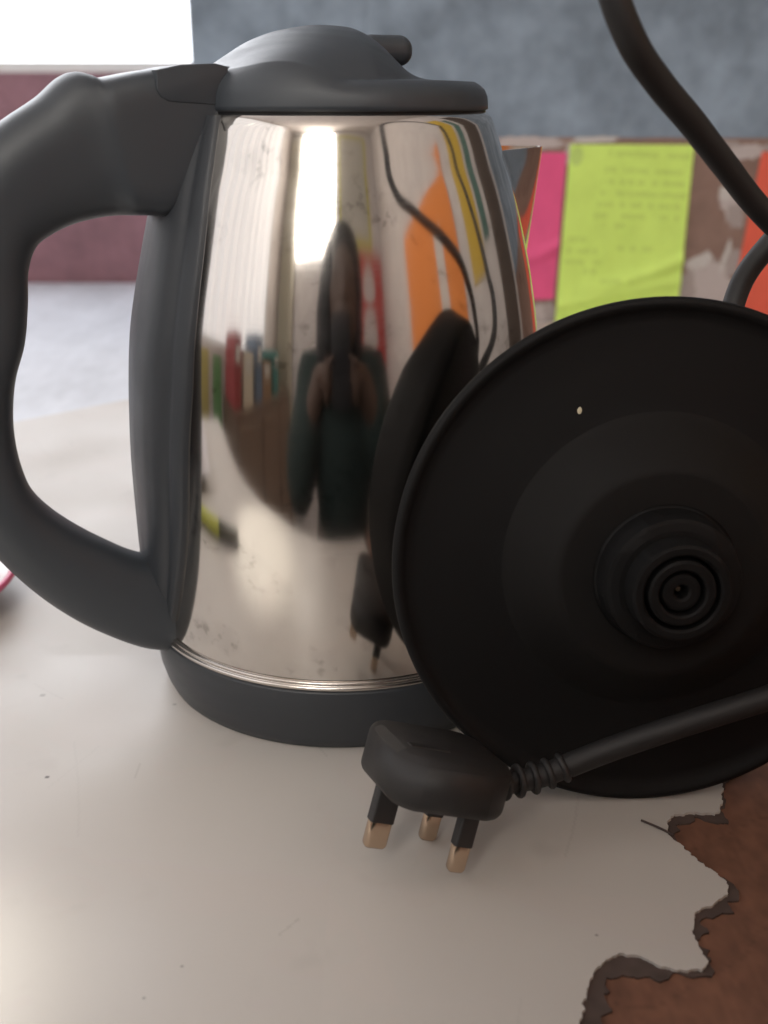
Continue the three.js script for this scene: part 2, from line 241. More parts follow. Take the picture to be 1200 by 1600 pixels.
  // handle: a loft through pairs of inner and outer points in the handle's own plane (distance from the axis, height)
  const pairs = [[0.072, 0.056, 0.072, 0.0195], [0.0845, 0.0612, 0.083, 0.0228], [0.0942, 0.0675, 0.0957, 0.0303], [0.1038, 0.0748, 0.1092, 0.0408], [0.112, 0.0826, 0.1222, 0.0545], [0.1177, 0.0907, 0.1332, 0.070], [0.1205, 0.1004, 0.1418, 0.0875], [0.1215, 0.1109, 0.1468, 0.106], [0.1211, 0.1198, 0.1465, 0.12], [0.119, 0.131, 0.1448, 0.133], [0.1149, 0.1423, 0.1418, 0.146], [0.1125, 0.155, 0.1395, 0.161], [0.111, 0.1665, 0.1378, 0.176], [0.1078, 0.1735, 0.133, 0.1915], [0.1035, 0.1766, 0.124, 0.2044], [0.096, 0.1799, 0.1146, 0.2119], [0.09, 0.1813, 0.103, 0.219], [0.0855, 0.182, 0.0957, 0.2247], [0.082, 0.1823, 0.0907, 0.2266], [0.0795, 0.1824, 0.0866, 0.2258], [0.0775, 0.1824, 0.0842, 0.2247], [0.075, 0.1824, 0.0815, 0.2251], [0.071, 0.1822, 0.074, 0.2265], [0.066, 0.182, 0.062, 0.2281], [0.060, 0.186, 0.0525, 0.2289], [0.0525, 0.2, 0.0455, 0.2287], [0.0455, 0.2155, 0.0395, 0.2283]];
  const cIn = new THREE.CatmullRomCurve3(pairs.map((q) => V(q[0], q[1], 0)), false, 'centripetal'), cOut = new THREE.CatmullRomCurve3(pairs.map((q) => V(q[2], q[3], 0)), false, 'centripetal');
  const hzT = smoothTab([[0, 0.0125], [0.2, 0.0135], [0.5, 0.014], [0.66, 0.015], [0.8, 0.0165], [1, 0.0165]]), exT = smoothTab([[0, 2.6], [0.5, 2.5], [0.68, 3.2], [0.8, 5], [1, 6]]);
  let hg = gridGeo(64, 260, (s, j) => {
    const a = cIn.getPoint(j), b = cOut.getPoint(j), th = s * Math.PI * 2, n = 2 / exT(j), c = Math.cos(th), d = Math.sin(th);
    const m = Math.sign(c) * Math.pow(Math.abs(c), n), zz = Math.sign(d) * Math.pow(Math.abs(d), n) * hzT(j);
    return V((a.x + b.x) / 2 + (b.x - a.x) / 2 * m, (a.y + b.y) / 2 + (b.y - a.y) / 2 * m, zz);
  }, true);
  hg.rotateY(Math.PI + AZ); obj('handle', hg, glareLiftedPlastic, kettle);

  // spine: broad moulded strip between handle and steel body
  const T = smoothTab([[0.028, 0.0035], [0.05, 0.0062], [0.09, 0.0062], [0.13, 0.0055], [0.17, 0.0042], [0.205, 0.004], [0.2185, 0.003]]);
  const A = smoothTab([[0.028, 0.12], [0.036, 0.17], [0.049, 0.245], [0.063, 0.31], [0.084, 0.37], [0.11, 0.405], [0.13, 0.44], [0.171, 0.46], [0.204, 0.42], [0.2185, 0.38]]);
  const cs = smoothTab([[0, 1], [0.3, 0.97], [0.5, 0.86], [0.62, 0.68], [0.70, 0.46], [0.74, 0.40], [0.78, 0.43], [0.93, 0.34], [0.985, 0.16], [1, -0.12]]);
  const sg = gridGeo(72, 60, (s, j) => { const y = 0.028 + (0.2135 - 0.028) * j, t = s * 2 - 1, th = t * A(y), r = Rk(Math.min(y, 0.2125)) + T(y) * cs(Math.abs(t)); return V(r * Math.cos(th), y, r * Math.sin(th)); });
  sg.rotateY(Math.PI + AZ); obj('handle_mount', sg, glareLiftedPlasticLow, kettle);
  // hinge block under the lid's rear edge, with its thin seam
  const hsh = new THREE.Shape([[0.0682, 0.2268], [0.0684, 0.2215], [0.0672, 0.2192], [0.0648, 0.2179], [0.0455, 0.2165], [0.0452, 0.228], [0.049, 0.2289], [0.0602, 0.2284]].map(([x, y]) => new THREE.Vector2(x, y)));
  const hbk = toCreasedNormals(new THREE.ExtrudeGeometry(hsh, { depth: 0.0326, bevelEnabled: true, bevelSize: 0.0005, bevelThickness: 0.0006, bevelOffset: -0.0003, bevelSegments: 3 }).translate(0, 0, -0.0163), 0.6); hbk.rotateY(Math.PI + AZ); obj('hinge_block', hbk, glareLiftedPlastic, kettle);
}

// ---------------------------------------------------------------- the power base leaning on the kettle
let stand;
const baseC = V(0.1006, 0.0822, 0.0949), baseQ = new THREE.Quaternion();
{
  const n = V(0.0514, 0.0910, 0.9945).normalize();
  baseQ.setFromUnitVectors(V(0, 1, 0), n);
  const b = stand = thing('kettle_stand', 'round black electric kettle stand leaning upright against the kettle, with its cord', 'kettle stand', baseC.toArray());
  b.quaternion.copy(baseQ);
  obj('base_plate', lathe([[0, -0.022], [0.072, -0.022], [0.0755, -0.0205], [0.0775, -0.016], [0.0805, -0.006], [0.082, -0.002], [0.0822, -0.0003], [0.0818, 0.0009], [0.0808, 0.0015], [0.0797, 0.0014], [0.0786, 0.0006], [0.0775, -0.0008], [0.0745, -0.0014], [0.065, -0.0012], [0.052, -0.0004], [0.048, 0.0002]], 200), basePlastic, b);
  const cone = new THREE.MeshPhysicalMaterial({ side: THREE.DoubleSide, specularIntensity: 0.48, color: lin(0.0062, 0.0055, 0.0052), roughness: 0.7, bumpMap: grainTex, bumpScale: 0.00005 });
  obj('raised_dome', lathe([[0.048, 0.0002], [0.0468, 0.0007], [0.0455, 0.0019], [0.040, 0.0068], [0.0345, 0.0115], [0.0328, 0.0127], [0.031, 0.0129], [0.0222, 0.0130]], 160), cone, b);
  obj('connector', creaseLathe([[0.0222, 0.0125], [0.0213, 0.0135], [0.0209, 0.016], [0.0207, 0.0205], [0.0201, 0.0219], [0.019, 0.0226], [0.0168, 0.0229], [0.0152, 0.0228], [0.0149, 0.0235], [0.0148, 0.0285], [0.0145, 0.0297], [0.0137, 0.0302], [0.0120, 0.0302], [0.0113, 0.0297], [0.0111, 0.0285], [0.0110, 0.0225], [0.0103, 0.0225], [0.0102, 0.0285], [0.0099, 0.0298], [0.0092, 0.0303], [0.0075, 0.0303], [0.0069, 0.0298], [0.0067, 0.0285], [0.0066, 0.024], [0.0062, 0.0238], [0.0060, 0.028], [0.0055, 0.0289], [0.0045, 0.0292], [0.0028, 0.0290], [0.0021, 0.0284], [0.0019, 0.027], [0.0018, 0.02], [0, 0.02]], 120, 0.5), basePlastic, b);
  obj('contact_pin', new THREE.CylinderGeometry(0.0008, 0.0008, 0.006, 16).translate(0, 0.0225, 0), brass, b);
  const sp = new THREE.IcosahedronGeometry(0.0011, 1).scale(0.9, 0.35, 1.4); sp.translate(-0.0268, -0.0008, 0); // a crumb stuck on the plate
  const crumb = obj('crumb', sp, std({ color: lin(0.55, 0.5, 0.36), roughness: 0.8 }), b);
  const want = V(0.0752, 0.1302, 0.0); const q = want.sub(baseC); // in-plane place above left of the connector
  const loc = V(q.x, q.y, -(q.x * 0.0514 + q.y * 0.091) / 0.9945).applyQuaternion(baseQ.clone().invert()); sp.translate(loc.x + 0.0268, 0, loc.z);
}

// ---------------------------------------------------------------- plug and cord
{
  const X = V(0.9068, -0.3280, -0.2647), Y = V(-0.3357, -0.1822, -0.9242), Z = V(0.2549, 0.9269, -0.2753), O = V(0.0377, 0.0201, 0.1308);
  const p = thing('mains_plug', 'black three-pin plug standing on its brass-tipped pins before the kettle stand', 'plug', O.toArray());
  p.quaternion.setFromRotationMatrix(new THREE.Matrix4().makeBasis(X, Y, Z));
  const plugM = std({ color: lin(0.017, 0.0155, 0.0155), roughness: 0.55, bumpMap: grainTex, bumpScale: 0.00005 });
  const sh = new THREE.Shape(); sh.moveTo(-0.0275, -0.010); sh.quadraticCurveTo(-0.0275, -0.0165, -0.021, -0.019); sh.lineTo(0.001, -0.0192); sh.quadraticCurveTo(0.008, -0.018, 0.0095, -0.010); sh.lineTo(0.0095, 0.010); sh.quadraticCurveTo(0.008, 0.018, 0.001, 0.0192); sh.lineTo(-0.021, 0.019); sh.quadraticCurveTo(-0.0275, 0.0165, -0.0275, 0.010); sh.closePath();
  obj('plug_body', toCreasedNormals(new THREE.ExtrudeGeometry(sh, { depth: 0.009, bevelEnabled: true, bevelSize: 0.0032, bevelThickness: 0.0034, bevelOffset: -0.0028, bevelSegments: 7, curveSegments: 16 }).translate(0, 0, 0.0034), 1.1), plugM, p);
  obj('grip_ridge', rbox(0.013, 0.004, 0.0012, 0.0005, 2).translate(-0.016, -0.006, 0.0155), plugM, p);
  const pin = (w, d, h, z1, z0, bev) => { const s = new THREE.Shape(), a = w / 2 - bev, b = d / 2 - bev, q = Math.min(a, b) * 0.5; s.moveTo(-a + q, -b); s.lineTo(a - q, -b); s.quadraticCurveTo(a, -b, a, -b + q); s.lineTo(a, b - q); s.quadraticCurveTo(a, b, a - q, b); s.lineTo(-a + q, b); s.quadraticCurveTo(-a, b, -a, b - q); s.lineTo(-a, -b + q); s.quadraticCurveTo(-a, -b, -a + q, -b); return toCreasedNormals(new THREE.ExtrudeGeometry(s, { depth: z1 - z0 - 2 * h, bevelEnabled: true, bevelSize: bev, bevelThickness: h, bevelSegments: 6 }).translate(0, 0, z0 + h), 0.8); };
  for (const [x, y, w, d] of [[-0.0222, 0, 0.0074, 0.0044], [0, 0.0111, 0.0058, 0.0042], [0, -0.0111, 0.0058, 0.0042]]) {
    const s = obj('pin', pin(w * 1.04, d * 1.04, 0.0003, 0.0012, -0.0102, 0.0004).translate(x, y, 0), plugM, p);
    obj('brass_tip', pin(w, d, 0.0018, -0.004, -0.0184, 0.0015).translate(x, y, 0), brass, s);
  }
  // ribbed strain relief, in the plug's own axes
  const inv = new THREE.Matrix4().makeBasis(X, Y, Z).setPosition(O).invert();
  const path = [[0.0455, 0.0222, 0.1270], [0.0545, 0.0206, 0.1235], [0.0655, 0.0212, 0.1205], [0.0755, 0.0245, 0.1185]];
  const curve = new THREE.CatmullRomCurve3(path.map((q) => V(...q)));
  const geos = [new THREE.TubeGeometry(curve, 30, 0.0036, 16, false)];
  for (let i = 0; i < 6; i++) { const u = 0.1 + i * 0.155, c = curve.getPointAt(u), t = curve.getTangentAt(u); const g = new THREE.TorusGeometry(0.0046 - 0.00016 * i, 0.0011, 10, 28); g.applyQuaternion(new THREE.Quaternion().setFromUnitVectors(V(0, 0, 1), t)); g.translate(c.x, c.y, c.z); geos.push(g); }
  obj('strain_relief', mergeGeometries(geos.map((g) => plain(g).applyMatrix4(inv))), plugM, p);
  const cord = tube([[0.0735, 0.0236, 0.1188], [0.0857, 0.0287, 0.118], [0.1049, 0.0365, 0.118], [0.1333, 0.0472, 0.118], [0.162, 0.056, 0.114], [0.196, 0.072, 0.102], [0.208, 0.105, 0.085], [0.195, 0.135, 0.072], [0.160, 0.1625, 0.066], [0.1302, 0.1867, 0.07], [0.1128, 0.2014, 0.085], [0.0987, 0.2129, 0.1], [0.087, 0.2224, 0.11], [0.0767, 0.2326, 0.12], [0.0695, 0.248, 0.122], [0.067, 0.275, 0.121], [0.074, 0.312, 0.112], [0.105, 0.347, 0.095], [0.15, 0.352, 0.07], [0.19, 0.315, 0.05], [0.196, 0.262, 0.038], [0.178, 0.215, 0.032], [0.152, 0.1785, 0.03], [0.1402, 0.1617, 0.03], [0.1355, 0.15, 0.034], [0.131, 0.138, 0.044], [0.125, 0.125, 0.062]], 0.0038, 420, 18);
  stand.updateMatrixWorld(true); obj('power_cord', cord.applyMatrix4(stand.matrixWorld.clone().invert()), cordMat, stand);
}

// ---------------------------------------------------------------- papers on the near wall
function sheet(name, w, h, pts, material, curl, seedZ) { // thin paper: quad pts [tl, tr, br, bl] (x, y), gently buckled
  const g = gridGeo(36, 48, (u, v) => {
    const top = [pts[3][0] + (pts[2][0] - pts[3][0]) * u, pts[3][1] + (pts[2][1] - pts[3][1]) * u], bot = [pts[0][0] + (pts[1][0] - pts[0][0]) * u, pts[0][1] + (pts[1][1] - pts[0][1]) * u];
    const x = top[0] + (bot[0] - top[0]) * v, y = top[1] + (bot[1] - top[1]) * v; return V(x, y, curl(u, v, x, y));
  });
  return g;
}
const WZ = -0.7462;
const fold = (u, v, c, w) => Math.exp(-(((v - c) / w) ** 2));
{
  const text = tex(512, 640, (u, v, i, j) => {
    let k = 1; const y = 1 - v;
    const row = (y0, h) => y > y0 && y < y0 + h;
    const rows = [[0.035, 0.32, 0.98], [0.12, 0.28, 0.98], [0.18, 0.28, 0.95], [0.24, 0.28, 0.98], [0.30, 0.26, 0.97], [0.36, 0.24, 0.93], [0.41, 0.3, 0.5], [0.49, 0.05, 0.3], [0.55, 0.05, 0.3], [0.53, 0.45, 0.75], [0.61, 0.04, 0.34], [0.66, 0.06, 0.3], [0.71, 0.3, 0.6], [0.87, 0.06, 0.62], [0.92, 0.06, 0.5]];
    for (const [y0, x0, x1] of rows) { const yy = y0 + 0.03 * (u - 0.5); if (row(yy, 0.03) && u > x0 && u < x1) { const gap = noise.noise(u * 13, y0 * 40, 2) > 0.12; const glyph = noise.noise(u * 190, (y - yy) * 150, y0 * 30) > -0.05; if (!gap && glyph) k = 0.8; } }
    const m = 1 + 0.10 * fbm(u * 6, v * 6, 4, 4) + 0.05 * fbm(u * 40, v * 40, 2, 3), st = Math.hypot(u - 0.06, y - 0.06) < 0.05 ? 0.8 : 1;
    return [0.66 * k * m * st, 0.90 * k * m * st, 0.19 * k * m];
  }, null, true);
  const lime = sheet('lime', 1, 1, [[0.2002, 0.1753], [0.3232, 0.1748], [0.3205, -0.008], [0.1935, -0.012]], null, (u, v) => WZ + 0.001 + 0.0022 * fbm(u * 3, v * 3, 1, 3) + 0.0035 * fold(u, v, 0.23 + 0.16 * u * u, 0.035) * Math.min(1, u * 2) + 0.0025 * fold(u, v, 0.15 + 0.12 * u, 0.03) + 0.0035 * (1 - v) ** 4);
  tag(obj('paper_notice', lime, std({ map: text, roughness: 0.75 })), 'lime green printed sheet on the wall above the kettle stand', 'notice');
  const pinkT = tex(256, 320, (u, v) => { const k = 1 + 0.12 * fbm(u * 5, v * 5, 3, 4) + 0.06 * fbm(u * 50, v * 50, 2, 2); return [0.80 * k, 0.105 * k, 0.27 * k]; }, null, true);
  const pink = sheet('pink', 1, 1, [[0.098, 0.1685], [0.1975, 0.1675], [0.192, 0.0225], [0.096, 0.021]], null, (u, v) => WZ + 0.0006 + 0.0016 * fbm(u * 3 + 5, v * 3, 1, 3) + 0.0035 * fold(u, v, 0.2 + 0.18 * u * u, 0.05) * u);
  tag(obj('paper_notice', pink, std({ map: pinkT, roughness: 0.75 })), 'plain magenta pink sheet on the wall, right beside the kettle spout', 'notice');
  const redT = tex(256, 256, (u, v) => { const k = 1 + 0.14 * fbm(u * 5, v * 5, 7, 4); return [0.76 * k, 0.125 * k, 0.075 * k]; }, null, true);
  const red = sheet('red', 1, 1, [[0.3905, 0.168], [0.515, 0.168], [0.505, -0.004], [0.3735, -0.004]], null, (u, v) => WZ + 0.0006 + 0.0015 * fbm(u * 3 + 15, v * 3, 1, 3));
  tag(obj('paper_notice', red, std({ map: redT, roughness: 0.75 })), 'plain orange-red sheet on the wall at the right edge, behind the cord', 'notice');

  // torn white paper remnants stuck to the brown paint
  const scrapM = [std({ color: lin(0.50, 0.44, 0.43), roughness: 0.9 }), std({ color: lin(0.38, 0.325, 0.31), roughness: 0.9 }), std({ color: lin(0.56, 0.53, 0.51), roughness: 0.9 })];
  const scrap = (cx, cy, w, h, k, z, rot = 0) => {
    const s = new THREE.Shape(), n = 70; for (let i = 0; i < n; i++) { const a = i / n * Math.PI * 2, q = 1 + 0.75 * fbm(Math.cos(a) * 2.2 + z * 3, Math.sin(a) * 2.2 + cx * 40, z, 4) + 0.22 * (rnd() - 0.5); const x = w * q * Math.cos(a) / Math.pow(Math.abs(Math.cos(a)) ** 3 + Math.abs(Math.sin(a)) ** 3, 0.33), y = h * q * Math.sin(a) / Math.pow(Math.abs(Math.cos(a)) ** 3 + Math.abs(Math.sin(a)) ** 3, 0.33); const X = cx + x * Math.cos(rot) - y * Math.sin(rot), Y = cy + x * Math.sin(rot) + y * Math.cos(rot); i ? s.lineTo(X, Y) : s.moveTo(X, Y); }
    s.closePath(); const o = obj('paper_scrap', new THREE.ExtrudeGeometry(s, { depth: 0.0003 + z * 0.00001, bevelEnabled: false }).translate(0, 0, -0.748 + 0.00002 * z), scrapM[k], nearWall); return o;
  };
  scrap(0.160, 0.176, 0.034, 0.0055, 0, 1); scrap(0.225, 0.1795, 0.022, 0.003, 2, 2, 0.05); scrap(0.100, 0.178, 0.03, 0.004, 1, 3);
  scrap(0.1995, 0.166, 0.0035, 0.011, 2, 4, -0.25); scrap(0.375, 0.168, 0.017, 0.0075, 0, 5, 0.1); scrap(0.352, 0.1755, 0.016, 0.003, 1, 6); scrap(0.41, 0.172, 0.02, 0.004, 1, 7);
  scrap(0.3655, 0.1205, 0.0105, 0.014, 0, 8, 0.5); scrap(0.371, 0.106, 0.008, 0.012, 1, 9, 0.2); scrap(0.359, 0.128, 0.006, 0.006, 2, 10);
  scrap(0.340, 0.059, 0.0135, 0.0085, 2, 11, 0.5); scrap(0.352, 0.030, 0.024, 0.028, 0, 12, 0.1); scrap(0.330, 0.026, 0.008, 0.026, 1, 13, 0.1); scrap(0.3655, 0.066, 0.0026, 0.016, 2, 14, -0.25); scrap(0.374, 0.060, 0.007, 0.013, 1, 15, -0.2);
  scrap(0.183, 0.009, 0.012, 0.012, 1, 16); scrap(0.17, 0.004, 0.014, 0.01, 0, 17, 0.3); scrap(0.385, 0.02, 0.012, 0.018, 1, 18);
}

// ---------------------------------------------------------------- pink-rimmed plate at the left edge
{
  const p = thing('plate', 'white plate with a pink rim, cut off by the left edge behind the handle', 'plate', [-0.2212, 0, -0.046]);
  obj('dish', lathe([[0, 0.0016], [0.036, 0.0018], [0.045, 0.003], [0.058, 0.0105], [0.0665, 0.0145], [0.0668, 0.0135], [0.058, 0.0085], [0.044, 0.0002], [0, 0.0002]], 96), std({ color: lin(0.75, 0.72, 0.72), roughness: 0.25 }), p);
  obj('rim', new THREE.TorusGeometry(0.067, 0.0017, 12, 96).rotateX(Math.PI / 2).translate(0, 0.0143, 0), std({ color: lin(0.55, 0.07, 0.16), roughness: 0.3 }), p);
}

// ---------------------------------------------------------------- what only the steel mirrors
{
  const flat = (name, label, cat, geo, mat, group) => tag(obj(name, geo, mat), label, cat, group);
  const paperC = (r, g, b) => std({ color: lin(r, g, b), roughness: 0.8 });
  // rear wall, right of the window
  const rp = thing('poster', 'red poster with white oval patches, mirrored right of the dark figure', 'poster', [0.58, 0.0, 1.995]);
  obj('backing', box(-0.38, 0.40, -0.1, 0.9, -0.006, 0), paperC(0.5, 0.055, 0.05), rp);
  for (const [y, r] of [[0.12, 0.13], [0.42, 0.14], [0.72, 0.12]]) obj('oval_patch', new THREE.CylinderGeometry(r, r, 0.003, 32).rotateX(Math.PI / 2).scale(1.1, 1, 1).translate(0.08, y, -0.0075), paperC(0.6, 0.55, 0.52), rp);
  const yp = thing('chart', 'pale wall chart with a yellow border, mirrored under the kettle lid', 'chart', [0.42, 0.92, 1.995]);
  obj('border', box(-0.36, 0.36, 0, 0.86, -0.006, 0), paperC(0.55, 0.5, 0.12), yp);
  obj('face', box(-0.3, 0.3, 0.06, 0.8, -0.009, -0.0062), paperC(0.5, 0.48, 0.42), yp);
  // side wall
  const op = thing('poster', 'orange poster with a white panel, mirrored beside the cord', 'poster', [1.015, 0.12, 0.66]);
  obj('backing', box(-0.006, 0, 0, 0.6, -0.42, 0.5), paperC(0.8, 0.26, 0.06), op);
  obj('panel', box(-0.009, -0.0062, 0.16, 0.42, -0.2, -0.08), paperC(0.65, 0.6, 0.55), op);
  flat('paper_strip', 'ochre yellow paper strip, mirrored at the right of the kettle', 'paper', box(1.012, 1.018, 0.3, 1.2, -0.12, 0.1), paperC(0.62, 0.42, 0.06));
  flat('paper_strip', 'dull green paper strip beside the ochre one, mirrored in the kettle', 'paper', box(1.012, 1.018, 0.35, 1.1, -0.26, -0.16), paperC(0.08, 0.17, 0.14));
  flat('door', 'dark brown door edge, mirrored at the far right of the kettle', 'door', box(1.0, 1.018, -0.74, 1.3, -0.66, -0.34), paperC(0.1, 0.075, 0.06));
  // left wall
  const lw = [['green', 0.1, 0.42, 0.1, 0.42, 0.1, 0.36], ['yellow', 0.6, 0.5, 0.1, 0.22, 0.14, 0.34], ['pale blue', 0.3, 0.45, 0.52, 0.64, 0.08, 0.34], ['grey', 0.3, 0.31, 0.28, 0.9, 0.1, 0.4], ['orange', 0.7, 0.2, 0.08, 1.12, 0.06, 0.3]];
  lw.forEach(([n, r, g, b, z, y0, y1]) => flat('notice', n + ' sheet on the far left wall, mirrored small in the kettle', 'notice', box(-1.258, -1.254, y0 - 0.3 - 0.1 * Math.abs(Math.sin(z * 9)), y1 - 0.28 - 0.06 * Math.sin(z * 23), z + 0.03 * Math.sin(z * 31), z + 0.1 + 0.07 * Math.abs(Math.sin(z * 17))).rotateX(0), paperC(r * 0.7 + 0.1, g * 0.7 + 0.1, b * 0.7 + 0.08)));
  const cur = thing('curtain', 'long cream curtain in folds beside the rear window, mirrored as pale streaks', 'curtain', [-1.09, -0.3, 1.93]);
  for (const [x0, x1] of [[-0.15, 0.2]]) obj('curtain_panel', gridGeo(90, 8, (u, v) => V(x0 + (x1 - x0) * u, 2.1 * v, 0.035 * Math.sin(u * 34 + 2 * x0) + 0.012 * Math.sin(u * 91))), std({ color: lin(0.62, 0.58, 0.47), roughness: 0.9 }), cur);
  const cb = thing('cupboard', 'low brown cupboard along the far left wall, mirrored small in the kettle', 'cupboard', [-1.06, -0.75, 1.2]);
  obj('cabinet', box(-0.19, 0.19, 0, 0.7, -0.6, 0.6), std({ color: lin(0.13, 0.085, 0.06), roughness: 0.6 }), cb);
  for (const z of [-0.4, 0, 0.4]) obj('cupboard_door', rbox(0.015, 0.62, 0.37, 0.004).translate(0.196, 0.35, z), std({ color: lin(0.2, 0.135, 0.095), roughness: 0.55 }), cb);
  [[0.66, 0.10, 0.30, 'dark red', 0.3, 0.05, 0.05], [0.83, 0.16, 0.22, 'cream', 0.6, 0.54, 0.42], [1.03, 0.12, 0.34, 'slate blue', 0.12, 0.17, 0.24], [1.2, 0.2, 0.18, 'brown', 0.25, 0.15, 0.08], [1.44, 0.13, 0.28, 'teal', 0.06, 0.22, 0.2]].forEach(([z, w, h, n, r, g, b]) => {
    const bk = thing('box_file', n + ' box file on the low brown cupboard, mirrored small in the kettle', 'box file', [-1.06, -0.0499, z]);
    obj('case', rbox(0.26, h, w, 0.006).translate(0, h / 2, 0), paperC(r, g, b), bk); obj('spine_label', box(0.1302, 0.1322, h * 0.45, h * 0.8, -w * 0.3, w * 0.3), paperC(0.6, 0.58, 0.52), bk);
  });
  // loose papers and a marker on the table, left of the frame
  const ps = thing('paper_sheet', 'crumpled white paper on the table, mirrored at the left of the kettle', 'paper', [-0.42, 0.002, 0.05]);
  obj('sheet', gridGeo(20, 20, (u, v) => V((u - 0.5) * 0.2, 0.012 + 0.05 * Math.abs(fbm(u * 3, v * 3, 2, 3)), (v - 0.5) * -0.16)), std({ color: lin(0.66, 0.64, 0.66), roughness: 0.85 }), ps);
  const mk = thing('marker_pen', 'lime green marker pen lying on the table, mirrored low in the kettle', 'pen', [-0.235, 0.0061, 0.105]); mk.rotation.y = -0.9;
  obj('barrel', new THREE.CylinderGeometry(0.006, 0.006, 0.075, 20).rotateZ(Math.PI / 2).translate(-0.02, 0, 0), std({ color: lin(0.5, 0.52, 0.08), roughness: 0.35 }), mk);
  obj('cap', new THREE.CylinderGeometry(0.0045, 0.006, 0.05, 20).rotateZ(-Math.PI / 2).translate(0.0427, 0, 0), std({ color: lin(0.05, 0.05, 0.03), roughness: 0.35 }), mk);
}

// ---------------------------------------------------------------- the person who holds the phone (seen as the dark shape in the steel)
function field(cx, cy, cz, half, res, sdf) {
  const mc = new MarchingCubes(res, new THREE.MeshBasicMaterial(), false, false, 400000);
  mc.isolation = 0; mc.field.fill(0);
  for (let k = 0; k < res; k++) for (let j = 0; j < res; j++) for (let i = 0; i < res; i++) mc.field[i + j * res + k * res * res] = -sdf(cx + (i - res / 2) / (res / 2) * half, cy + (j - res / 2) / (res / 2) * half, cz + (k - res / 2) / (res / 2) * half);
  mc.update();
  const n = mc.count ?? mc.geometry.drawRange.count, p = new Float32Array(n * 3);
  for (let i = 0; i < n; i++) { p[3 * i] = cx + mc.positionArray[3 * i] * half; p[3 * i + 1] = cy + mc.positionArray[3 * i + 1] * half; p[3 * i + 2] = cz + mc.positionArray[3 * i + 2] * half; }
  const nr = new Float32Array(n * 3), e = half / res * 0.6;
  for (let i = 0; i < n; i++) { const [x, y, z] = [p[3 * i], p[3 * i + 1], p[3 * i + 2]]; const g = V(sdf(x + e, y, z) - sdf(x - e, y, z), sdf(x, y + e, z) - sdf(x, y - e, z), sdf(x, y, z + e) - sdf(x, y, z - e)).normalize(); nr.set([g.x, g.y, g.z], 3 * i); }
  const g = new THREE.BufferGeometry(); g.setAttribute('position', new THREE.BufferAttribute(p, 3)); g.setAttribute('normal', new THREE.BufferAttribute(nr, 3)); g.setAttribute('uv', new THREE.BufferAttribute(new Float32Array(n * 2), 2)); return g;
}
const cap = (a, b, ra, rb) => { const d = [b[0] - a[0], b[1] - a[1], b[2] - a[2]], l = d[0] ** 2 + d[1] ** 2 + d[2] ** 2; return (x, y, z) => { const t = Math.max(0, Math.min(1, ((x - a[0]) * d[0] + (y - a[1]) * d[1] + (z - a[2]) * d[2]) / l)); return Math.hypot(x - a[0] - d[0] * t, y - a[1] - d[1] * t, z - a[2] - d[2] * t) - (ra + (rb - ra) * t); }; };
const ell = (c, r) => (x, y, z) => { const q = Math.hypot((x - c[0]) / r[0], (y - c[1]) / r[1], (z - c[2]) / r[2]); return (q - 1) * Math.min(...r); };
const smin = (a, b, k) => { const h = Math.max(k - Math.abs(a - b), 0) / k; return Math.min(a, b) - h * h * k * 0.25; };
const join = (fs, k) => (x, y, z) => { let d = 9; for (const f of fs) d = smin(d, f(x, y, z), k); return d; };
